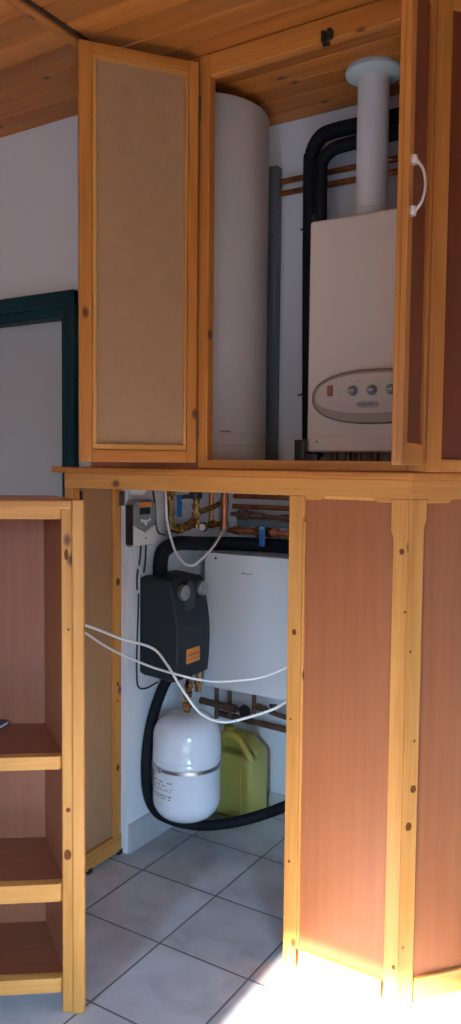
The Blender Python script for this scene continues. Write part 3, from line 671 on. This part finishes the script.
mb.tube([(-1.674, 2.479, 1.158), (-1.666, 2.503, 1.155), (-1.657, 2.53, 1.162), (-1.640, 2.575, 1.160)], .0115, 12)
mb.tube([(-1.672, 2.486, 1.154), (-1.668, 2.498, 1.152)], .019, 8).tube([(-1.659, 2.522, 1.163), (-1.655, 2.536, 1.163)], .018, 8)
mb.build('elbow', BRASS, bm_)
MB().lathe([(.013, 0), (.013, .006)], (-1.668, 2.475, 1.152), axis=1, seg=16).build('cap', PAPER, bm_)
tag(MB().tube([(-1.662, 2.53, 1.335), (-1.662, 2.53, 1.172)], .0095, 12).build('copper_pipe', COPPER), 'thin upright copper pipe beside the brass valve group', 'pipe', 'upright copper pipes')
mb = MB().tube([(-1.625, 2.565, 1.338), (-1.625, 2.565, 1.135)], .0135, 14); mb.tube([(-1.625, 2.565, 1.235), (-1.625, 2.565, 1.26)], .0165, 14).tube([(-1.625, 2.565, 1.14), (-1.625, 2.565, 1.175)], .0165, 14)
tag(mb.build('copper_pipe', COPPER), 'thicker upright copper pipe at the left end of the horizontal pipes', 'pipe', 'upright copper pipes')
# pipes under the white unit
lv = empty('return_pipe', (-1.66, 2.6, .43), 'dark copper pipe with black valve knob under the white unit', 'pipe')
MB().tube([(-1.745, 2.59, .443), (-1.585, 2.60, .433)], .0135, 12).tube([(-1.63, 2.597, .436), (-1.585, 2.60, .433)], .018, 8).tube([(-1.61, 2.597, .433), (-1.545, 2.60, .433)], .009, 10).build('pipe', DULLCOP, lv)
mb = MB()
for a in range(5): mb.box(-.010, .010, -.004, .004, -.026, .026, .003, M=Matrix.Translation((-1.538, 2.592, .433)) @ Matrix.Rotation(a*math.pi/5, 4, 'Y'))
mb.lathe([(.02, -.012), (.021, 0), (.018, .008)], (-1.538, 2.594, .433), axis=1, seg=20)
mb.build('knob', BLACKP, lv)
for x, z1, lab in ((-1.690, .37, 'leftmost upright copper pipe under the white unit'), (-1.628, .385, 'middle upright copper pipe under the white unit'), (-1.517, .42, 'right upright copper pipe under the white unit')):
    tag(MB().tube([(x, 2.625, .5395), (x, 2.625, z1)], .0085, 12).build('copper_pipe', DULLCOP), lab, 'pipe', 'upright pipes under the white unit')
mb = MB().tube([(-1.517, 2.625, .455), (-1.46, 2.622, .446), (-1.369, 2.62, .432), (-.95, 2.62, .40)], .0095, 12).tube([(-1.50, 2.624, .452), (-1.462, 2.622, .447)], .014, 8)
mb.build('elbow_pipe', DULLCOP); tag(bpy.data.objects['elbow_pipe'], 'upper of two copper pipes slanting right under the white unit', 'pipe', 'slanting pipes under the white unit')
MB_ = MB().lathe([(.011, 0), (.011, .012), (.016, .014), (.016, .022), (0, .023)], (-1.425, 2.612, .452), seg=10)
tag(MB_.build('drain_valve', BLACKP), 'small black valve on the slanting copper pipe', 'valve')
tag(MB().tube([(-1.70, 2.635, .390), (-1.633, 2.635, .387), (-1.372, 2.635, .379), (-.95, 2.635, .365)], .0125, 12).build('elbow_pipe', DULLCOP), 'lower long dark copper pipe slanting right above the jerrycan', 'pipe', 'slanting pipes under the white unit')
# white cables
cable('white_cable', [(-1.80, 1.70, .965), (-1.73, 1.75, .93), (-1.654, 1.80, .898), (-1.617, 1.84, .876), (-1.575, 1.90, .842), (-1.514, 1.97, .809), (-1.466, 1.98, .765), (-1.412, 1.98, .701), (-1.355, 1.98, .643), (-1.313, 1.98, .620), (-1.26, 1.98, .615), (-1.202, 1.98, .630), (-1.082, 1.97, .685), (-1.022, 1.955, .726), (-.96, 1.94, .775)], .0042, CABLEW, 'white cable sagging lowest across the open niche', group='white cables across the niche')
cable('white_cable', [(-1.82, 1.72, .955), (-1.75, 1.77, .91), (-1.673, 1.82, .871), (-1.62, 1.85, .832), (-1.566, 1.88, .800), (-1.491, 1.93, .762), (-1.41, 1.95, .746), (-1.32, 1.95, .742), (-1.234, 1.95, .750), (-1.105, 1.95, .783), (-1.018, 1.945, .826), (-.96, 1.94, .86)], .0036, CABLEW, 'white cable stretched higher across the open niche', group='white cables across the niche')
cable('white_cable', [(-1.712, 2.29, 1.335), (-1.708, 2.30, 1.27), (-1.702, 2.30, 1.188), (-1.675, 2.30, 1.099), (-1.650, 2.30, 1.058), (-1.621, 2.30, 1.034), (-1.598, 2.30, 1.031), (-1.578, 2.31, 1.038), (-1.545, 2.35, 1.085), (-1.56, 2.44, 1.13), (-1.59, 2.53, 1.150)], .0048, CABLEW, 'white cable hanging in a loop over the black insulated pipe')
cable('thin_wire', [(-1.705, 2.366, 1.27), (-1.690, 2.41, 1.235), (-1.676, 2.44, 1.208)], .002, CABLEW, 'thin white wire across the brass valve group')

# ------------------------------------------------------------------ light and sky
w = bpy.data.worlds.new('sky'); scene.world = w; w.use_nodes = True
nt = w.node_tree; bg = nt.nodes['Background']
tc = nt.nodes.new('ShaderNodeTexCoord'); sx = nt.nodes.new('ShaderNodeSeparateXYZ'); nt.links.new(tc.outputs['Generated'], sx.inputs[0])
r = nt.nodes.new('ShaderNodeValToRGB'); mr = nt.nodes.new('ShaderNodeMapRange'); mr.inputs['From Min'].default_value = -1
nt.links.new(sx.outputs[2], mr.inputs['Value']); nt.links.new(mr.outputs[0], r.inputs['Fac'])
e = r.color_ramp.elements; e[0].position = .55; e[0].color = (.06, .055, .045, 1); e[1].position = .60; e[1].color = (.38, .67, 1, 1)
e2 = r.color_ramp.elements.new(1.); e2.color = (.28, .50, 1, 1)
nt.links.new(r.outputs['Color'], bg.inputs['Color'])
SKY, SUN = 85.0, 112.0
bg.inputs['Strength'].default_value = SKY
el = math.radians(26.4)
sd = bpy.data.lights.new('sun', 'SUN'); sd.energy = SUN; sd.angle = math.radians(1.2); sd.color = (1, .95, .88)
so = bpy.data.objects.new('sun', sd); COL.objects.link(so); so.location = (-.2, -4, 4)
so.rotation_euler = Vector((0, math.cos(el), -math.sin(el))).to_track_quat('-Z', 'Y').to_euler()
pd = bpy.data.lights.new('window_portal', 'AREA'); pd.shape = 'RECTANGLE'; pd.size = OX1-OX0; pd.size_y = OZ-OZ0
po = bpy.data.objects.new('window_portal', pd); COL.objects.link(po); po.location = ((OX0+OX1)/2, -2.41, (OZ+OZ0)/2)
po.rotation_euler = Vector((0, 1, 0)).to_track_quat('-Z', 'Y').to_euler(); pd.cycles.is_portal = True

pd = bpy.data.lights.new('side_window_portal', 'AREA'); pd.shape = 'RECTANGLE'; pd.size = WY1-WY0; pd.size_y = WZ1-WZ0
po = bpy.data.objects.new('side_window_portal', pd); COL.objects.link(po); po.location = (1.91, (WY0+WY1)/2, (WZ0+WZ1)/2)
po.rotation_euler = Vector((-1, 0, 0)).to_track_quat('-Z', 'Z').to_euler(); pd.cycles.is_portal = True
# ------------------------------------------------------------------ camera
F = 790.
pitch, yaw, roll = math.atan((512-462)/F), math.radians(31.9), .01
fw = Vector((-math.sin(yaw)*math.cos(pitch), math.cos(yaw)*math.cos(pitch), -math.sin(pitch)))
rt = Vector((math.cos(yaw), math.sin(yaw), 0)); u = rt.cross(fw)
Rr = rt*math.cos(roll)+u*math.sin(roll); Uu = u*math.cos(roll)-rt*math.sin(roll)
cd = bpy.data.cameras.new('camera'); co = bpy.data.objects.new('camera', cd); COL.objects.link(co)
co.matrix_world = Matrix(((Rr.x, Uu.x, -fw.x, 0), (Rr.y, Uu.y, -fw.y, 0), (Rr.z, Uu.z, -fw.z, 1.4), (0, 0, 0, 1)))
cd.sensor_fit = 'VERTICAL'; cd.sensor_height = 24; cd.lens = F/1024*24; cd.clip_start = .02
scene.camera = co
vs = scene.view_settings; vs.view_transform = 'Standard'; vs.look = 'None'; vs.gamma = 1; vs.use_curve_mapping = False
vs.exposure = -0.3
scene.cycles.use_denoising = True
scene.cycles.max_bounces = 10; scene.cycles.diffuse_bounces = 8; scene.cycles.sample_clamp_indirect = 6
